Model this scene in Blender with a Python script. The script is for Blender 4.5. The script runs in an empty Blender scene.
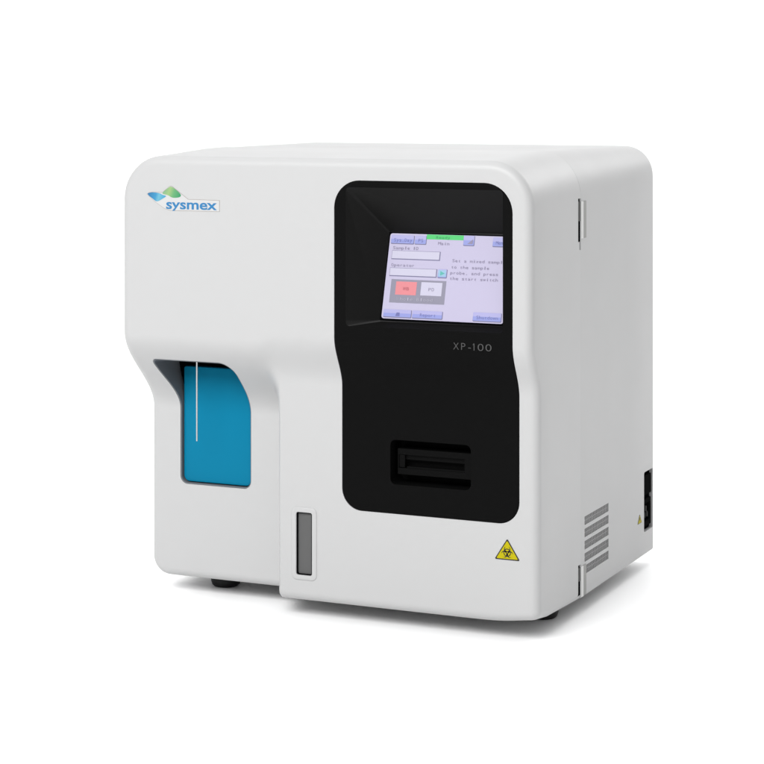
import bpy, bmesh, math
from mathutils import Vector
sc = bpy.context.scene
# ---------------------------------------------------------------- camera
cam_d = bpy.data.cameras.new('camera'); cam = bpy.data.objects.new('camera', cam_d)
sc.collection.objects.link(cam); sc.camera = cam
cam_d.sensor_width = 36; cam_d.lens = 36*2081/764
cam_d.shift_y = -(382-93)/764
cam_d.clip_end = 100
YAW = math.atan2(.41, .912)
cam.location = (.410*2.07-.912*.152, -.912*2.07-.410*.152, .559)
cam.rotation_euler = (math.pi/2, 0, YAW)
# ---------------------------------------------------------------- studio light
W = bpy.data.worlds.new('World'); sc.world = W; W.use_nodes = True
bg = W.node_tree.nodes['Background']; bg.inputs[0].default_value = (.985, .99, 1, 1); bg.inputs[1].default_value = .60
_tc = W.node_tree.nodes.new('ShaderNodeTexCoord'); _sx = W.node_tree.nodes.new('ShaderNodeVectorMath'); _sx.operation = 'DOT_PRODUCT'; _sx.inputs[1].default_value = (.35, -.94, 0); _mr = W.node_tree.nodes.new('ShaderNodeMapRange')
_mr.interpolation_type = 'SMOOTHSTEP'
for _k, _v in zip(('From Min', 'From Max', 'To Min', 'To Max'), (-.2, .9, .70, .40)): _mr.inputs[_k].default_value = _v   # darker side of the studio
W.node_tree.links.new(_tc.outputs['Generated'], _sx.inputs[0]); W.node_tree.links.new(_sx.outputs['Value'], _mr.inputs['Value']); W.node_tree.links.new(_mr.outputs['Result'], bg.inputs[1])
def area(name, loc, target, size, sizey, power, col=(1, 1, 1)):
    l = bpy.data.lights.new(name, 'AREA'); l.shape = 'RECTANGLE'; l.size = size; l.size_y = sizey
    l.energy = power; l.color = col
    o = bpy.data.objects.new(name, l); sc.collection.objects.link(o); o.location = loc
    d = Vector(target)-Vector(loc); o.rotation_euler = d.to_track_quat('-Z', 'Y').to_euler()
    return o
area('overhead_softbox', (-.3, -.5, 2.8), (-.2, -.1, 0), 3.0, 3.0, 10)
area('front_softbox', (-.5, -2.8, 2.4), (-.25, .0, -.05), 2.6, 1.8, 159)
area('backdrop_light', (-1.2, 1.0, 3.2), (-1.2, 2.6, 1.2), 3.5, .6, 40)  # added lamp that whitens the sweep
area('floor_fill', (.75, 1.75, 1.35), (.25, .25, 0), 1.0, 1.0, 12)  # added fill that lifts the shadow on the floor at the right
sc.view_settings.view_transform = 'Standard'; sc.view_settings.look = 'None'
sc.view_settings.exposure = 0; sc.view_settings.gamma = 1
sc.render.engine = 'CYCLES'

# ---------------------------------------------------------------- materials
def smat(n, c, r_, s_, emit=0):
    m = mat(n, tuple(v*.44 for v in c), r_, s_)
    b = m.node_tree.nodes['Principled BSDF']
    b.inputs['Emission Color'].default_value = (*c, 1); b.inputs['Emission Strength'].default_value = .19
    return m
def mat(name, col, rough=.5, spec=.5, metal=0, emit=0, noise=0, coat=0, bump=0, bscale=900):
    m = bpy.data.materials.new(name); m.use_nodes = True
    nt = m.node_tree; b = nt.nodes['Principled BSDF']
    c = (*col, 1) if len(col) == 3 else col
    b.inputs['Base Color'].default_value = c
    b.inputs['Roughness'].default_value = rough
    b.inputs['Specular IOR Level'].default_value = spec
    b.inputs['Metallic'].default_value = metal
    b.inputs['Coat Weight'].default_value = coat
    if emit:
        b.inputs['Emission Color'].default_value = c; b.inputs['Emission Strength'].default_value = emit
    if bump:
        tc = nt.nodes.new('ShaderNodeTexCoord'); n = nt.nodes.new('ShaderNodeTexNoise')
        n.inputs['Scale'].default_value = bscale; n.inputs['Detail'].default_value = 3
        bp = nt.nodes.new('ShaderNodeBump'); bp.inputs['Strength'].default_value = bump; bp.inputs['Distance'].default_value = .0004
        nt.links.new(tc.outputs['Object'], n.inputs['Vector']); nt.links.new(n.outputs['Fac'], bp.inputs['Height'])
        nt.links.new(bp.outputs['Normal'], b.inputs['Normal'])
        if noise:
            n2 = nt.nodes.new('ShaderNodeTexNoise'); n2.inputs['Scale'].default_value = 14
            nt.links.new(tc.outputs['Object'], n2.inputs['Vector'])
            mr = nt.nodes.new('ShaderNodeMapRange'); mr.inputs['To Min'].default_value = rough-noise; mr.inputs['To Max'].default_value = rough+noise
            nt.links.new(n2.outputs['Fac'], mr.inputs['Value']); nt.links.new(mr.outputs['Result'], b.inputs['Roughness'])
    return m
M = dict(
    white=mat('white_plastic', (.385, .385, .385), .42, .35, bump=.12, noise=.05),
    housing=mat('painted_housing', (.38, .38, .38), .45, .35, bump=.15, noise=.05),
    black=mat('black_plastic', (.0032, .0032, .0032), .5, .03, bump=.05, noise=.04),
    pit=mat('slot_shade', (.0015, .0015, .0015), .8, .1),  # near-black, stands in for the shade inside the printer slot
    recess=smat('recess_lit_plastic', (.0048, .0047, .0046), .42, .12),  # own tone and faint glow stand in for light on the recess walls
    liner=mat('niche_plastic', (.12, .13, .142), .5, .15),
    gasket=mat('gasket', (.002, .002, .0025), .6, .0),  # gasket black, also painted shade in the hinge gaps and niche
    blue=mat('blue_panel', (.002, .142, .248), .35, .05),
    steel=mat('brushed_steel', (.5, .5, .5), .3, .5, 1),
    knuckle=mat('hinge_steel_and_shade', (.05, .05, .048), .5, .1),
    leaf=mat('hinge_leaf_grey', (.24, .24, .23), .5, .3),
    barrel=mat('hinge_barrel_zinc', (.58, .58, .57), .35, .4),
    gauge=mat('gauge_grey', (.085, .085, .085), .5, .2),
    rubber=mat('black_rubber', (.006, .006, .006), .55, .3),
    vent=mat('vent_bar', (.25, .25, .25), .6, .3),
    ventpit=mat('vent_shade', (.06, .06, .06), .8, .1),
    ink=mat('grey_print', (.055, .055, .055), .6, .2),
    yellow=mat('warning_yellow', (.36, .31, .003), .5, .1),
    wink=mat('warning_black', (.012, .010, .008), .5, .3),
    lblue=mat('logo_blue', (.032, .145, .30), .5, .1),
    ldark=mat('logo_mid_blue', (.035, .17, .38), .5, .3),
    llight=mat('logo_sky_blue', (.10, .37, .52), .5, .3),
    lgreen1=mat('logo_pale_green', (.26, .40, .19), .5, .3),
    lgreen2=mat('logo_green', (.11, .35, .17), .5, .3),
    lline=mat('logo_outline', (.23, .205, .18), .5, .3),
    lplate=mat('logo_plate', (.42, .42, .42), .4, .3),
    socket=mat('socket_black', (.006, .006, .006), .5, .0),
    s_bg=smat('screen_lavender', (.60, .56, .76), .35, .2, emit=.34),
    s_btn=smat('screen_button', (.33, .37, .78), .35, .2, emit=.34),
    s_btn2=smat('screen_button_top', (.48, .47, .80), .35, .2, emit=.34),
    s_edge=smat('screen_shadow', (.20, .19, .33), .35, .2, emit=.3),
    s_white=smat('screen_field', (.66, .64, .80), .35, .2, emit=.34),
    s_green=smat('screen_green', (.07, .66, .17), .35, .2, emit=.34),
    s_dgreen=smat('screen_dark_green', (.04, .38, .14), .35, .2, emit=.3),
    s_teal=smat('screen_teal', (.10, .50, .45), .35, .2, emit=.3),
    s_cyan=smat('screen_cyan', (.35, .58, .78), .35, .2, emit=.3),
    s_grey=smat('screen_grey', (.30, .29, .38), .35, .2, emit=.3),
    s_red=smat('screen_red', (.84, .27, .30), .35, .2, emit=.34),
    s_text=smat('screen_text', (.30, .27, .40), .35, .2, emit=.3),
    s_rtext=smat('screen_red_text', (.50, .10, .14), .35, .2, emit=.3),
    s_btext=smat('screen_blue_text', (.17, .18, .45), .35, .2, emit=.3),
    s_gtext=smat('screen_pale_text', (.50, .49, .60), .35, .2, emit=.3),
)
def gradmat(name, xr, zr, stops):   # printed colour blend running across a mark
    m = mat(name, (1, 1, 1), .5, .1); nt = m.node_tree
    tc = nt.nodes.new('ShaderNodeTexCoord'); dp = nt.nodes.new('ShaderNodeVectorMath'); dp.operation = 'DOT_PRODUCT'
    dx, dz = xr[1]-xr[0], zr[1]-zr[0]; l2 = dx*dx+dz*dz
    dp.inputs[1].default_value = (dx/l2, 0, dz/l2)
    ad = nt.nodes.new('ShaderNodeMath'); ad.operation = 'SUBTRACT'; ad.inputs[1].default_value = (xr[0]*dx+zr[0]*dz)/l2
    cr = nt.nodes.new('ShaderNodeValToRGB'); e = cr.color_ramp.elements
    while len(e) < len(stops): e.new(.5)
    for k, (p, c) in enumerate(stops): e[k].position = p; e[k].color = (*c, 1)
    nt.links.new(tc.outputs['Object'], dp.inputs[0]); nt.links.new(dp.outputs['Value'], ad.inputs[0]); nt.links.new(ad.outputs[0], cr.inputs[0])
    nt.links.new(cr.outputs[0], nt.nodes['Principled BSDF'].inputs['Base Color'])
    return m
# floor sweep: glossy white
mf = mat('white_sweep', (.97, .97, .97), .42, .4)

# ---------------------------------------------------------------- helpers
def link(name, me, parent=None, mats=(), smooth=None):
    for m in mats: me.materials.append(m)
    if smooth is not None:
        for p in me.polygons: p.use_smooth = True
        me.set_sharp_from_angle(angle=math.radians(smooth))
    o = bpy.data.objects.new(name, me); sc.collection.objects.link(o)
    if parent: o.parent = parent
    return o
def bm2(name, bm, parent=None, mats=(), smooth=None, fix=True):
    if fix: bmesh.ops.recalc_face_normals(bm, faces=bm.faces)
    me = bpy.data.meshes.new(name); bm.to_mesh(me); bm.free()
    return link(name, me, parent, mats, smooth)
def ss(a, b, x):
    t = (x-a)/(b-a); t = 0 if t < 0 else 1 if t > 1 else t
    return t*t*(3-2*t)
def base(x, z):                      # depth of the front surface
    r = .0195*ss(.306, .252, z)
    l = .063*ss(.299, .209, z)
    t = ss(-.2925, -.3165, x)
    return r+(l-r)*t
def rrect(x0, x1, z0, z1, r, d=0, n=12):
    """rounded rectangle; r = (bl, br, tr, tl); d = inward offset; dense straight sides added later"""
    if not isinstance(r, (tuple, list)): r = (r,)*4
    out = []
    for (cx, cz, sx, sz, rr, a0) in ((x0, z0, 1, 1, r[0], 180), (x1, z0, -1, 1, r[1], 270), (x1, z1, -1, -1, r[2], 0), (x0, z1, 1, -1, r[3], 90)):
        ox, oz = cx+sx*rr, cz+sz*rr; q = max(rr-d, 1e-5)
        for i in range(n+1):
            a = math.radians(a0+90*i/n)
            out.append((ox+q*math.cos(a), oz+q*math.sin(a)))
    return out
def dense(pts, step, ref=None):
    """subdivide the long segments (count taken from ref so that offset loops match)"""
    ref = ref or pts; out = []
    for i in range(len(pts)):
        a, b = pts[i], pts[(i+1) % len(pts)]; ra, rb = ref[i], ref[(i+1) % len(pts)]
        k = max(1, round(math.hypot(ra[0]-rb[0], ra[1]-rb[1])/step))
        for j in range(k): out.append((a[0]+(b[0]-a[0])*j/k, a[1]+(b[1]-a[1])*j/k))
    return out
def bridge(bm, A, B):
    n = len(A)
    for i in range(n):
        j = (i+1) % n
        bm.faces.new((A[i], A[j], B[j], B[i]))
def shell(bounds, r, R, yback, step, rings, lift=0, sidey=None, conform=True, nf=7):
    """closed solid whose front follows base(), rounded over with radius R at its rim"""
    bs = base if conform else (lambda x, z: conform_y)
    bm = bmesh.new()
    ref = rrect(*bounds, r, 0); ref_d = dense(ref, step)
    loops = []
    # inner rings
    inner = dense(rrect(*bounds, r, R), step, ref)
    cx = (bounds[0]+bounds[1])/2; cz = (bounds[2]+bounds[3])/2
    hw = (bounds[1]-bounds[0])/2-R; hh = (bounds[3]-bounds[2])/2-R
    c = bm.verts.new((cx, bs(cx, cz)-lift, cz))
    prev = None
    for k in range(1, rings+1):
        t = k/rings
        L = []
        for (x, z) in inner:
            X, Z = cx+(x-cx)*t, cz+(z-cz)*t
            L.append(bm.verts.new((X, bs(X, Z)-lift, Z)))
        if prev is None:
            for i in range(len(L)): bm.faces.new((c, L[i], L[(i+1) % len(L)]))
        else: bridge(bm, prev, L)
        prev = L
    for k in range(1, nf+1):
        a = math.pi/2*k/nf
        d = R*(1-math.sin(a)); y = R*(1-math.cos(a))
        pts = dense(rrect(*bounds, r, d), step, ref)
        L = [bm.verts.new((x, bs(x, z)-lift+y, z)) for (x, z) in pts]
        bridge(bm, prev, L); prev = L
    last = [(v.co.x, v.co.y, v.co.z) for v in prev]
    nb = 4
    for k in range(1, nb+1):
        L = [bm.verts.new((x, y+(yback-y)*k/nb, z)) for (x, y, z) in last]
        bridge(bm, prev, L); prev = L
    bm.faces.new(prev)
    return bm
def prism(pts, y0, y1):
    bm = bmesh.new()
    A = [bm.verts.new((x, y0, z)) for x, z in pts]; B = [bm.verts.new((x, y1, z)) for x, z in pts]
    bm.faces.new(A); bm.faces.new(B[::-1]); bridge(bm, A, B)
    bmesh.ops.recalc_face_normals(bm, faces=bm.faces)
    return bm
def addbox(bm, x0, x1, y0, y1, z0, z1, mi=0):
    v = [bm.verts.new((x, y, z)) for x in (x0, x1) for y in (y0, y1) for z in (z0, z1)]
    for f in ((0, 1, 3, 2), (4, 6, 7, 5), (0, 4, 5, 1), (2, 3, 7, 6), (0, 2, 6, 4), (1, 5, 7, 3)):
        q = bm.faces.new([v[i] for i in f]); q.material_index = mi
    return v
def boxbm(*a):
    bm = bmesh.new(); addbox(bm, *a); bmesh.ops.recalc_face_normals(bm, faces=bm.faces); return bm
def cut(o, cutters, angle=32):
    tmp = []
    for bm in cutters:
        me = bpy.data.meshes.new('cutter'); bm.to_mesh(me); bm.free()
        c = bpy.data.objects.new('cutter', me); sc.collection.objects.link(c); tmp.append(c)
        md = o.modifiers.new('cut', 'BOOLEAN'); md.operation = 'DIFFERENCE'; md.object = c; md.solver = 'EXACT'
    bpy.context.view_layer.update()
    dg = bpy.context.evaluated_depsgraph_get()
    me = bpy.data.meshes.new_from_object(o.evaluated_get(dg))
    o.modifiers.clear(); old = o.data; o.data = me; bpy.data.meshes.remove(old)
    for c in tmp:
        m_ = c.data; bpy.data.objects.remove(c); bpy.data.meshes.remove(m_)
    for p in me.polygons: p.use_smooth = True
    me.set_sharp_from_angle(angle=math.radians(angle))
    return o

# flat decals: frames map (a, b, h) to the device
def front(y):
    return lambda a, b, h: Vector((a, y-h, b))
def side(x):
    return lambda a, b, h: Vector((x+h, a, b))
K = .0235/.085; KN = math.hypot(1, K)
def scr(a, b, h):   # a, b in mm on the tilted screen
    a /= 1000; b /= 1000
    return Vector((-.170+a, .008+b*K/KN-h/KN, .3265+b/KN+h*K/KN))
def poly(bm, F, pts, h0, h1, mi=0):
    A = [bm.verts.new(F(a, b, h1)) for a, b in pts]; B = [bm.verts.new(F(a, b, h0)) for a, b in pts]
    fs = [bm.faces.new(A), bm.faces.new(B[::-1])]
    n = len(A)
    for i in range(n): fs.append(bm.faces.new((A[i], B[i], B[(i+1) % n], A[(i+1) % n])))
    for f in fs: f.material_index = mi
def rect(bm, F, a0, a1, b0, b1, h0, h1, mi=0, r=0):
    if r: poly(bm, F, rrect(a0, a1, b0, b1, r, 0, 4), h0, h1, mi)
    else: poly(bm, F, [(a0, b0), (a1, b0), (a1, b1), (a0, b1)], h0, h1, mi)
def arc(bm, F, c, r0, r1, a0, a1, h0, h1, mi=0, n=24):
    for i in range(n):
        t0 = math.radians(a0+(a1-a0)*i/n); t1 = math.radians(a0+(a1-a0)*(i+1)/n)
        poly(bm, F, [(c[0]+r*math.cos(t), c[1]+r*math.sin(t)) for r, t in ((r0, t0), (r1, t0), (r1, t1), (r0, t1))], h0, h1, mi)
def text(bm, F, s, a0, a1, b, h, h0, h1, mi=0, bold=0, rot=0, sp=1.0, desc=1):
    """lettering of width a0..a1, cap height h, baseline b, in frame F"""
    cu = bpy.data.curves.new('lettering', 'FONT'); cu.body = s; cu.size = 1; cu.offset = bold; cu.resolution_u = 4; cu.space_character = sp
    o = bpy.data.objects.new('lettering', cu); sc.collection.objects.link(o)
    bpy.context.view_layer.update(); dg = bpy.context.evaluated_depsgraph_get()
    me = bpy.data.meshes.new_from_object(o.evaluated_get(dg))
    bpy.data.objects.remove(o); bpy.data.curves.remove(cu)
    xs = [v.co.x for v in me.vertices]; lo, hi = min(xs), max(xs)
    sx = (a1-a0)/(hi-lo); sy = h/.73
    t = bmesh.new(); t.from_mesh(me); bpy.data.meshes.remove(me)
    bmesh.ops.remove_doubles(t, verts=t.verts, dist=1e-5)
    g = bmesh.ops.extrude_face_region(t, geom=t.faces[:])
    top = {v for v in g['geom'] if isinstance(v, bmesh.types.BMVert)}
    mp = {}
    for v in t.verts:
        mp[v] = bm.verts.new(F(a0+(v.co.x-lo)*sx, b+v.co.y*sy*(1 if v.co.y > 0 else desc), h1 if v in top else h0))
    for f in t.faces:
        try: q = bm.faces.new([mp[v] for v in f.verts]); q.material_index = mi
        except ValueError: pass
    t.free()

Z0 = .004   # table top
# ---------------------------------------------------------------- setting: white studio sweep
bm = bmesh.new(); prof = []
yc, rc, top = 1.9, .9, 3.4
prof.append((-3.4, 0)); prof.append((-1, 0)); prof.append((0, 0)); prof.append((1, 0))
for i in range(17):
    a = math.pi/2*i/16; prof.append((yc+rc*math.sin(a), rc-rc*math.cos(a)))
prof.append((yc+rc, top))
cols = []
for x in (-4.2, -2, -.5, .5, 2, 4.2): cols.append([bm.verts.new((x-.6, y, z+Z0)) for y, z in prof])
for A, B in zip(cols, cols[1:]):
    for i in range(len(A)-1): bm.faces.new((A[i], B[i], B[i+1], A[i+1]))
sweep = bm2('backdrop', bm, None, (mf,), 60)
sweep['kind'] = 'structure'

# ---------------------------------------------------------------- the analyser
root = bpy.data.objects.new('blood_analyser', None); sc.collection.objects.link(root)
root.location = (0, 0, 0); root.empty_display_size = .05
root['label'] = 'white tabletop blood analyser with black front panel, lit touchscreen and blue sample niche'
root['category'] = 'blood analyser'
XL, XR, ZB, ZT, YS = -.4777, -.003, .0222, .4905, .1512
YB = .421
def dome(b):
    for v in b.verts: v.co.z += .0068*ss(-.02, .15, v.co.y)*ss(.40, .488, v.co.z)
# front cover
cover_bm = shell((XL, XR, ZB, ZT), (.021, .0100, .047, .047), .0092, YS-.0004, .003, 170)
for v in cover_bm.verts:        # the lower front corner lifts a little
    x, y, z = v.co
    if z < .07:
        v.co.z = z+(.0052*math.exp(-((y-.022)/.028)**2)*math.exp(-((XR-x)/.032)**2)-.003*math.exp(-((YS-y)/.045)**2)*math.exp(-((XR-x)/.05)**2))*ss(.07, .022, z)
dome(cover_bm)
cover = bm2('front_cover', cover_bm, root, (M['white'],), 40)
PB = (-.2205, -.0242, .1240, .4680); PR = (.022, .022, .030, .028)
def flare(pts): return [(x-.0100*ss(.212, .268, z) if x < -.40 else x, z) for x, z in pts]
def grow(b, g): return (b[0]-g, b[1]+g, b[2]-g, b[3]+g)
NB = (-.4400, -.3515, .1262, .2695); NR = (.009, .009, .016, .006)
WB = (-.2748, -.2563, .0500, .1162)
knotch = [boxbm(-.0105, .01, YS-.0092, YS+.01, z0, z1) for z0, z1 in ((.4010, .4472), (.0260, .0590))]
knotch += [boxbm(-.006, .01, YS-.0050, YS+.01, .3925, .4015)]
cut(cover, [prism(rrect(*grow(PB, .0007), [q+.0007 for q in PR]), -.03, .056),
            prism(flare(dense(rrect(*NB, NR), .004)), -.03, .098),
            prism(rrect(*WB, .0022, 0, 5), -.03, .036)]+knotch)
# rear housing
rb = bmesh.new()
rb_out = lambda d, y: dense(rrect(XL+.001, XR-.0005, .0220, ZT-.0006, (.004, .002)+((.046-.012*max(0, y-YS-.002)/.26),)*2, d), .02, rrect(XL+.001, XR-.0005, .0220, ZT-.0006, (.004, .002, .046, .046), 0))
prev = None
for d, y in ((.001, YS+.0002), (0, YS+.0012), (0, YS+.05), (0, YS+.12), (0, YS+.19), (0, YB-.008), (.0006, YB-.004), (.002, YB-.0012), (.003, YB)):
    L = [rb.verts.new((x, y, z)) for x, z in rb_out(d, y)]
    if prev: bridge(rb, prev, L)
    else: rb.faces.new(L)
    prev = L
rb.faces.new(prev)
dome(rb)
housing = bm2('rear_housing', rb, root, (M['housing'],), 40)
XS = XR-.0005
vents = [(.1068-.0131*i-.0092, .1068-.0131*i) for i in range(5)]
def side_prism(pts, x0, x1):
    b = bmesh.new()
    A = [b.verts.new((x0, y, z)) for y, z in pts]; B = [b.verts.new((x1, y, z)) for y, z in pts]
    b.faces.new(A); b.faces.new(B[::-1]); bridge(b, A, B); bmesh.ops.recalc_face_normals(b, faces=b.faces); return b
cut(housing, [boxbm(XS-.005, .02, .1647, .2469, z0, z1) for z0, z1 in vents] +
    [side_prism(rrect(.3795, .4150, .0484, .1181, .003, 0, 4), XS-.006, .02)], 30)
# vent grilles: a backing darkened as inner shade and fine upright bars, in every row
for z0, z1 in vents:
    b = bmesh.new()
    addbox(b, XS-.0048, XS-.0040, .1649, .2467, z0+.0002, z1-.0002, 1)
    n = 17; w = .0818/n
    for i in range(n+1):
        y = .1649+i*w
        addbox(b, XS-.0038, XS-.0005, max(y-w*.21, .1649), min(y+w*.21, .2467), z0+.0002, z1-.0002, 0)
    addbox(b, XS-.0036, XS-.0007, .1649, .2467, (z0+z1)/2-.0004, (z0+z1)/2+.0004, 0)
    bm2('vent_grille', b, root, (M['vent'], M['ventpit']))
# hinges
for z0, z1 in ((.4045, .4440), (.0235, .0560)):
    b = bmesh.new(); F = side(XS)
    rect(b, F, YS+.0065, YS+.0175, z0, z1, 0, .0006, 0, .0006)
    leaf = bm2('hinge', b, root, (M['leaf'],))
    cb = bmesh.new()
    bmesh.ops.create_cone(cb, cap_ends=True, segments=24, radius1=.0042, radius2=.0042, depth=z1-z0)
    bmesh.ops.translate(cb, verts=cb.verts, vec=(XS-.0028, YS+.0048, (z0+z1)/2))
    bm2('hinge_barrel', cb, leaf, (M['barrel'],), 40)
    kb = bmesh.new()
    zt, zb = (.4470, .4014) if z0 > .2 else (.0588, .0262)
    zm = (zt+zb)/2-.001
    addbox(kb, -.010, XR-.0010, YS-.0090, YS-.0002, zb, zm, 1)
    addbox(kb, -.010, XR-.0005, YS-.0088, YS-.0002, zm, zt-.003, 0)
    addbox(kb, -.010, XR-.0018, YS-.0090, YS-.0002, zt-.003, zt, 1)
    bm2('hinge_knuckle_gap', kb, leaf, (M['knuckle'], M['gasket']))  # knuckle with black ends painted as the shade of the gap
b = bmesh.new(); addbox(b, -.009, XR-.0012, YS-.0048, YS-.0002, .3926, .4012)
bm2('hinge_slot_shade', b, root, (M['knuckle'],))  # dark filler coloured as the shade in the thin slot
# power inlet
b = bmesh.new(); F = side(XS-.0058)
rect(b, F, .3797, .4148, .0486, .1179, 0, .0012, 0, .003)
inlet = bm2('power_inlet', b, root, (M['gasket'],))
b = bmesh.new(); F = side(XS-.0045)
rect(b, F, .3835, .4110, .0905, .1130, 0, .0035, 0, .0015)
bm2('power_switch', b, inlet, (M['socket'],))
b = bmesh.new()
rect(b, F, .3835, .4110, .0535, .0590, 0, .003, 0, .001); rect(b, F, .3835, .4110, .0800, .0850, 0, .003, 0, .001)
rect(b, F, .3835, .3875, .0590, .0800, 0, .003, 0); rect(b, F, .4070, .4110, .0590, .0800, 0, .003, 0)
for (y, z) in ((.3925, .066), (.3973, .073), (.4020, .066)): rect(b, F, y-.001, y+.001, z-.003, z+.003, 0, .0015, 1)
bm2('power_socket', b, inlet, (M['socket'], M['knuckle']))

# warning signs
def warning(F, cx, z0, hw, hh, bio, name='warning_sign'):
    b = bmesh.new()
    def tri(s, h0, h1, mi):
        c = (cx, z0+hh*.36)
        P = [(cx-hw, z0), (cx+hw, z0), (cx, z0+hh)]
        P = [(c[0]+(x-c[0])*s, c[1]+(z-c[1])*s) for x, z in P]
        out = []
        for i in range(3):      # clipped corners
            a, p, n = P[i], P[i-1], P[(i+1) % 3]
            out.append((a[0]+(p[0]-a[0])*.045, a[1]+(p[1]-a[1])*.045)); out.append((a[0]+(n[0]-a[0])*.045, a[1]+(n[1]-a[1])*.045))
        poly(b, F, out, h0, h1, mi)
    tri(1, 0, .0003, 0); tri(.86, .0003, .0004, 1)
    if bio:
        cy = z0+hh*.345; q = hw*.235; lo, hi = .0004, .0005
        for k in range(3):
            a = 90+120*k; d = q*1.02
            c = (cx+d*math.cos(math.radians(a)), cy+d*math.sin(math.radians(a)))
            # crescent: thick towards the middle, open at the outside
            n = 26
            for i in range(n):
                P = []
                for u in (i/n, (i+1)/n):
                    th = 38+(360-76)*u; w = math.sin(math.pi*u)
                    for rr in ((q*1.06, q*(1.0-.42*w)) if not P else (q*(1.0-.42*w), q*1.06)):
                        t = math.radians(a+th)
                        P.append((c[0]+rr*math.cos(t), c[1]+rr*math.sin(t)))
                poly(b, F, P, lo, hi, 0)
        arc(b, F, (cx, cy), q*1.0, q*1.26, 0, 360, lo+.00003, hi+.00003, 0, 30)
        arc(b, F, (cx, cy), 0.0001, q*.2, 0, 360, hi, hi+.0001, 1, 12)
    else:
        poly(b, F, [(cx-hw*.12, z0+hh*.66), (cx+hw*.2, z0+hh*.66), (cx+hw*.05, z0+hh*.42), (cx+hw*.22, z0+hh*.42), (cx-hw*.1, z0+hh*.12), (cx, z0+hh*.36), (cx-hw*.2, z0+hh*.36)], .0004, .0005, 0)
    return bm2(name, b, root, (M['wink'], M['yellow']))
w = warning(front(.0195), -.0366, .0872, .0137, .0215, True, 'biohazard_sign'); w['label'] = 'yellow triangular biohazard warning sticker'
w = warning(side(XS), .3622, .0622, .0078, .0105, False, 'warning_sign'); w['label'] = 'small yellow warning triangle by the power inlet'

# ---------------------------------------------------------------- black control panel with sunk touchscreen and printer slot
pbm = shell(PB, PR, .0007, .055, .004, 90, lift=.0006, nf=3)
panel = bm2('control_panel', pbm, root, (M['black'], M['recess']), 40)
OP = (-.2075, -.0338, .3180, .4615)
inn = [scr(-2.6, -2.2, 0), scr(134.5, -2.2, 0), scr(134.5, 91.2, 0), scr(-2.6, 91.2, 0)]
fr = bmesh.new()
c0 = rrect(*OP, .004, 0, 3)
rings = []
rings.append([fr.verts.new((x, -.02, z)) for x, z in c0])
rings.append([fr.verts.new((x, -.0006, z)) for x, z in c0])
L = []
q = 4  # points per corner
for ci in range(4):
    for i in range(q):
        p = c0[ci*q+i]; m = c0[ci*q+1]
        v = inn[ci]; L.append(fr.verts.new((v.x+(p[0]-m[0])*.5, v.y, v.z+(p[1]-m[1])*.5)))
rings.append(L)
bridge(fr, rings[0], rings[1]); bridge(fr, rings[1], rings[2]); fr.faces.new(rings[0]); fr.faces.new(rings[2])
bmesh.ops.triangulate(fr, faces=[f for f in fr.faces if len(f.verts) > 4]); bmesh.ops.recalc_face_normals(fr, faces=fr.faces)
for f in fr.faces: f.material_index = 1
SB = (-.1657, -.0760, .1541, .2003)
cut(panel, [fr, prism(rrect(*SB, .006, 0, 6), -.02, .048)], 25)
# screen
def uiplate(b, a0, a1, b0, b1, r, mi=0): rect(b, scr, a0, a1, b0, b1, -.0002, .0006, mi, r)
b = bmesh.new()
SM = ['s_bg', 's_btn', 's_btn2', 's_edge', 's_white', 's_green', 's_dgreen', 's_teal', 's_cyan', 's_grey', 's_red', 's_text', 's_rtext', 's_btext', 's_gtext']
ix = {n: i for i, n in enumerate(SM)}
# black gasket plate around the screen glass is its own part
g = bmesh.new(); rect(g, scr, -2.4, 134.3, -2.0, 91.0, .0001, .0005, 0, .5); 
rect(b, scr, -.6, 133.4, 0, 89.4, .0002, .0011, 0, 2.6)
z1, z2, z3, z4 = .00115, .00125, .00135, .00145
def R_(a0, a1, b0, b1, m, lo=z1, hi=z2, r=0): rect(b, scr, a0, a1, b0, b1, lo, hi, ix[m], r)
def button(a0, a1, b0, b1):
    R_(a0, a1, b0, b1, 's_edge', r=1.0)
    R_(a0+.1, a1-.7, b0+.9, b1, 's_btn', z2, z3, r=.8)
    R_(a0+.1, a1-.7, b0+(b1-b0)*.55, b1, 's_btn2', z3, z4, r=.8)
z5 = .0016
def T_(s, a0, a1, base_, h, m='s_text', bold=.0):      # fixed-pitch screen lettering
    p = (a1-a0)/len(s)
    for k, ch in enumerate(s):
        if ch == ' ': continue
        w = p*(.92 if ch in 'WMmw' else .30 if ch in "ilI.,'" else .52 if ch in 'tfrj' else .74)
        c = a0+p*(k+.5)
        text(b, scr, ch, c-w/2, c+w/2, base_, h*.92, z4, z5, ix[m], bold-.006)
button(.9, 27.2, 78.2, 87.6); T_('Sys.Day', 4, 25, 80.8, 4.0, 's_btext')
button(27.8, 41.0, 78.2, 87.6); T_('PS', 31.5, 37.5, 80.8, 4.0, 's_btext')
R_(40.6, 81.7, 84.2, 89.2, 's_green'); T_('Ready', 51, 67, 85.0, 3.2, 's_dgreen')
T_('Main', 54, 67, 78.6, 3.6)
button(81.9, 94.2, 78.4, 89.0); poly(b, scr, [(86.5, 80.6), (92.2, 80.6), (92.2, 85.4)], z4, z5, ix['s_text'])
button(114.1, 129, 78.2, 88.2); T_('Menu', 117.5, 127.5, 81.0, 4.0, 's_btext')
def field(a0, a1, b0, b1):
    R_(a0, a1, b0, b1, 's_edge'); R_(a0+.35, a1-1.0, b0+1.0, b1-.35, 's_white', z2, z3)
T_('Sample ID', 3.8, 33.0, 72.6, 3.6); field(3.4, 58, 62.0, 71.4)
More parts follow.
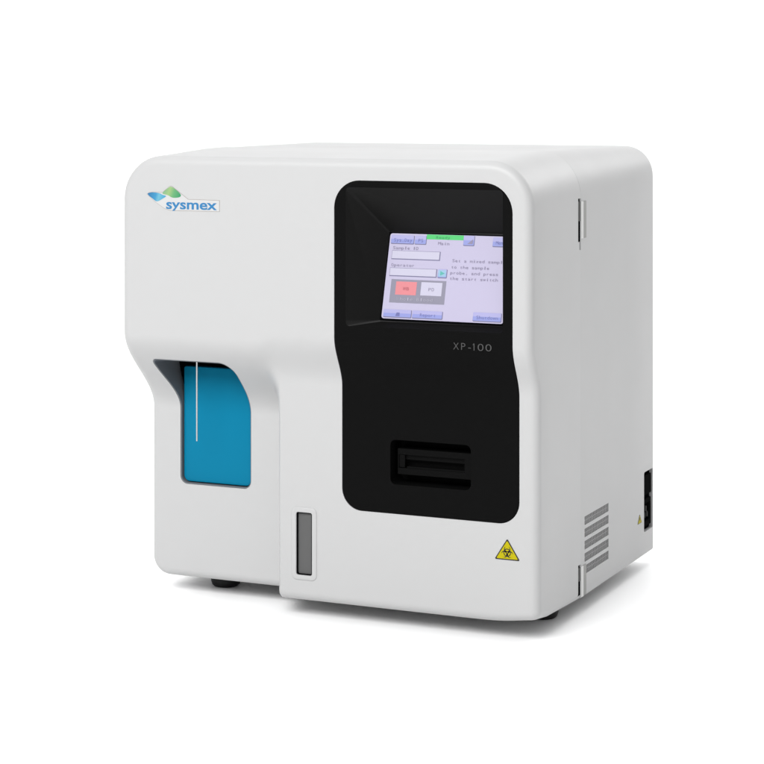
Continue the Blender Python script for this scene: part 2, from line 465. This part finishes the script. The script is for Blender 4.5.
T_('Operator', 3.8, 30.7, 54.6, 3.6); field(3.2, 56.2, 44.3, 53.2)
button(57.2, 67.6, 44.0, 53.4); R_(57.8, 66.4, 45.6, 52.4, 's_cyan', z4, z4+.00005, .6)
poly(b, scr, [(60, 46.6), (65, 49), (60, 51.4)], z4+.0001, z5, ix['s_teal'])
R_(6.2, 67.6, 16.8, 41.2, 's_grey')
R_(12.0, 35.2, 25.2, 39.0, 's_red', z2, z3); T_('WB', 20, 27.5, 30.0, 3.8, 's_rtext')
R_(40.2, 63.5, 25.4, 39.2, 's_white', z2, z3); T_('PD', 48.4, 55.4, 30.2, 3.8)
T_('Whole Blood', 14, 55, 19.4, 3.6, 's_gtext')
button(1.2, 32.9, 1.2, 9.6); poly(b, scr, [(15, 3), (19.5, 3), (19.5, 6.6), (16.2, 6.6)], z4, z5, ix['s_btext'])
button(33.6, 67.4, 1.2, 9.6); T_('Report', 42, 60, 3.6, 4.0, 's_btext')
button(100.4, 131.6, 1.2, 10.6); T_('Shutdown', 104, 128, 3.8, 4.0, 's_btext')
T_('Set a mixed sample', 71.5, 130.5, 61.2, 3.5); T_('to the sample', 71, 113.2, 54.6, 3.5)
T_('probe, and press', 70.6, 123.6, 48.6, 3.5); T_('the start switch', 70.6, 124, 42.8, 3.5)
glass = bm2('touchscreen', b, panel, [M[n] for n in SM])
glass['label'] = 'lit lavender touchscreen showing the main menu'
bm2('screen_gasket', g, panel, (M['gasket'],))
# printed model name
b = bmesh.new(); 
for ch, p0, p1 in (('X', 150, 210), ('P', 236, 281), ('-', 312, 342), ('1', 372, 381), ('0', 415, 479), ('0', 500, 565)):
    text(b, front(-.0007), ch, -.0872+(p0-150)/415*.0414, -.0872+(p1-150)/415*.0414, .2996, .0076, 0, .0002, 0, -.010)
poly(b, front(-.0007), [(-.0872+(p-150)/415*.0414, .2996+z) for p, z in ((362, .0058), (373, .0074), (373, .0064), (365, .0052))], 0, .0002, 0)
bm2('lettering', b, panel, (M['ink'],))
# printer slot: block floating in a dark hole, with a paper slit
yb = .0255
b = boxbm(-.1600, -.0765, yb, .0475, .1640, .1905)
blk = bm2('printer_slot', b, panel, (M['black'], M['pit']))
b = boxbm(-.1590, -.0855, yb-.005, yb+.012, .1703, .1845)
for f in b.faces: f.material_index = 1
cut(blk, [b], 30)
b = bmesh.new()
addbox(b, -.1588, -.0860, yb+.004, yb+.0117, .1790, .1843, 0)
addbox(b, -.1585, -.1525, yb+.0008, yb+.0039, .1712, .1840, 0)
addbox(b, -.1500, -.0862, yb+.001, yb+.0100, .1704, .1722, 0)
bm2('paper_guide', b, blk, (M['black'],), 30)
b = prism(rrect(SB[0]+.0003, SB[1]-.0003, SB[2]+.0003, SB[3]-.0003, .0058, 0, 6), .0468, .0476)
bm2('slot_back', b, panel, (M['pit'],))  # back of the hole coloured as its shade

# ---------------------------------------------------------------- sample niche
def liner(bounds, r, y1, th, lip, name, m, parent, n=8, step=.004, fl=lambda p: p):
    ref = rrect(*bounds, r, 0, n); bmn = bmesh.new()
    A = fl(dense(rrect(*bounds, r, .0002, n), step, ref)); B = fl(dense(rrect(*bounds, r, th, n), step, ref))
    a0 = [bmn.verts.new((x, base(x, z)+lip, z)) for x, z in A]; b0 = [bmn.verts.new((x, base(x, z)+lip, z)) for x, z in B]
    a1 = [bmn.verts.new((x, y1, z)) for x, z in A]; b1 = [bmn.verts.new((x, y1, z)) for x, z in B]
    bridge(bmn, a0, b0); bridge(bmn, b0, b1); bridge(bmn, b1, a1); bridge(bmn, a1, a0)
    return bm2(name, bmn, parent, (m,), 30)
niche = liner(NB, NR, .0965, .0012, .0010, 'sample_niche', M['liner'], root, 12, .004, flare)
b = prism(flare(dense(rrect(NB[0]+.0013, NB[1]-.0013, NB[2]+.0013, NB[3]-.0013, NR), .004)), .0745, .0770)
bm2('niche_gasket_shade', b, niche, (M['gasket'],))  # black plate: gasket rim, plus painted shade above the blue panel
b = bmesh.new()
bb = (-.4380, -.3534, .1285, .2560); br = (.007, .007, .012, .003)
prev = None
for d, y in ((.0012, .0672), (.0004, .0675), (0, .0683), (0, .0744)):
    L = [b.verts.new((x, y, z)) for x, z in rrect(*bb, br, d, 8)]
    if prev: bridge(b, prev, L)
    else: b.faces.new(L)
    prev = L
b.faces.new(prev)
bp = bm2('splash_panel', b, niche, (M['blue'],), 30); bp['label'] = 'glossy blue panel at the back of the sample niche'
# sampling probe
b = bmesh.new()
bmesh.ops.create_cone(b, cap_ends=True, segments=20, radius1=.00085, radius2=.00105, depth=.100)
bmesh.ops.translate(b, verts=b.verts, vec=(-.4034, .035, .1798+.05))
bm2('sampling_probe', b, root, (M['steel'],), 40)
b = bmesh.new()
bmesh.ops.create_cone(b, cap_ends=True, segments=20, radius1=.004, radius2=.006, depth=.012)
bmesh.ops.translate(b, verts=b.verts, vec=(-.4034, .045, .2745))

b.free()

# ---------------------------------------------------------------- level window
win = liner(WB, .0022, .0300, .0010, .0006, 'level_window', M['gasket'], root, 5)
b = prism(rrect(WB[0]+.0010, WB[1]-.0010, WB[2]+.0010, WB[3]-.0010, .0018, 0, 5), .0225, .0290)
bm2('level_gauge', b, win, (M['gauge'],))
b = bmesh.new(); y0 = .0195
OB = (-.2808, -.2502, .0445, .1218)
prev = None; first = None
N = 6
ref = rrect(*OB, .0065, 0, N)
iref = rrect(WB[0]-.0004, WB[1]+.0004, WB[2]-.0004, WB[3]+.0004, .0030, 0, N)
seq = [(ref, 0, y0+.0004), (rrect(*OB, .0065, .0005, N), 0, y0-.0006), (rrect(*OB, .0065, .0014, N), 0, y0-.0010), (iref, 0, y0-.0010+.0006), (rrect(WB[0]-.0001, WB[1]+.0001, WB[2]-.0001, WB[3]+.0001, .0026, 0, N), 0, y0+.0002), (rrect(WB[0]-.0001, WB[1]+.0001, WB[2]-.0001, WB[3]+.0001, .0026, 0, N), 0, y0+.0008)]
for pts, _, y in seq:
    L = [b.verts.new((x, y, z)) for x, z in pts]
    if prev: bridge(b, prev, L)
    else: first = L
    prev = L
bridge(b, prev, first)
bm2('window_bezel', b, win, (M['white'],), 50)

# ---------------------------------------------------------------- maker's badge
b = bmesh.new(); F = front(0)
OL = [(-.4458, .4495), (-.4435, .4512), (-.4380, .4522), (-.4264, .4519), (-.4180, .4582), (-.4160, .4590), (-.4140, .4585), (-.3944, .4451), (-.3562, .4447), (-.3562, .4325), (-.4166, .4325), (-.4237, .4343), (-.4345, .4408)]
cx = sum(p[0] for p in OL)/len(OL); cy = sum(p[1] for p in OL)/len(OL)
poly(b, F, OL, -.0002, .0002, 0)
def inset(P, d):
    n = len(P); out = []
    area_ = sum(P[i][0]*P[(i+1) % n][1]-P[(i+1) % n][0]*P[i][1] for i in range(n)); sg = 1 if area_ > 0 else -1
    for i in range(n):
        p, a, c = P[i], P[i-1], P[(i+1) % n]
        def nn(u, v):
            l = math.hypot(v[0]-u[0], v[1]-u[1]); return (-(v[1]-u[1])/l*sg, (v[0]-u[0])/l*sg)
        n1, n2 = nn(a, p), nn(p, c); k = 1+n1[0]*n2[0]+n1[1]*n2[1]
        out.append((p[0]+(n1[0]+n2[0])*d/k, p[1]+(n1[1]+n2[1])*d/k))
    return out
poly(b, F, inset(OL, .00035), .0002, .0003, 1)
def smoothpoly(P, it=2):
    for _ in range(it):
        Q = []
        for i in range(len(P)):
            a, c = P[i], P[(i+1) % len(P)]
            Q += [(a[0]*.75+c[0]*.25, a[1]*.75+c[1]*.25), (a[0]*.25+c[0]*.75, a[1]*.25+c[1]*.75)]
        P = Q
    return P
h0, h1 = .0003, .0004
poly(b, F, smoothpoly([(-.4453, .4498), (-.4426, .4512), (-.4381, .4518), (-.4309, .4512), (-.4278, .4502), (-.4262, .4492), (-.4205, .4480), (-.4250, .4455), (-.4330, .4411), (-.4378, .4446), (-.4405, .4462)]), h0, h1, 3)
poly(b, F, smoothpoly([(-.4272, .4509), (-.4180, .4576), (-.4152, .4585), (-.4098, .4553), (-.4030, .4502), (-.4036, .4472), (-.4113, .4460), (-.4160, .4470), (-.4184, .4488), (-.4240, .4498)]), h0, h1, 4)
text(b, F, 'sysmex', -.4215, -.3593, .4343, .0112, h0, h1, 2, .022, desc=.5)
badge = bm2('badge', b, root, (M['lline'], M['lplate'], M['lblue'], gradmat('leaf_blue', (-.4440, -.4230), (.4505, .4440), [(0, (.03, .12, .25)), (.45, (.04, .20, .35)), (.62, (.11, .30, .39)), (1, (.04, .23, .37))]),
    gradmat('leaf_green', (-.4250, -.4040), (.4560, .4475), [(0, (.12, .26, .16)), (.35, (.22, .33, .14)), (.6, (.10, .27, .12)), (1, (.03, .20, .09))])))
badge['label'] = 'white badge with blue lettering and a blue and green leaf emblem'

# ---------------------------------------------------------------- feet
fb = None
for (x, y, zt) in ((-.413, .119, .0225), (-.039, .131, .0225), (-.413, .36, .0262), (-.085, .36, .0262)):
    b = bmesh.new(); prof = [(.0001, Z0), (.0135, Z0), (.0155, Z0+.0018), (.0170, Z0+.006), (.0170, zt), (.0001, zt)]
    n = 32; rs = []
    for r, z in prof: rs.append([b.verts.new((x+r*math.cos(2*math.pi*i/n), y+r*math.sin(2*math.pi*i/n), z)) for i in range(n)])
    for A, B in zip(rs, rs[1:]): bridge(b, A, B)
    b.faces.new(rs[0]); b.faces.new(rs[-1])
    bm2('rubber_foot', b, root, (M['rubber'],), 40)
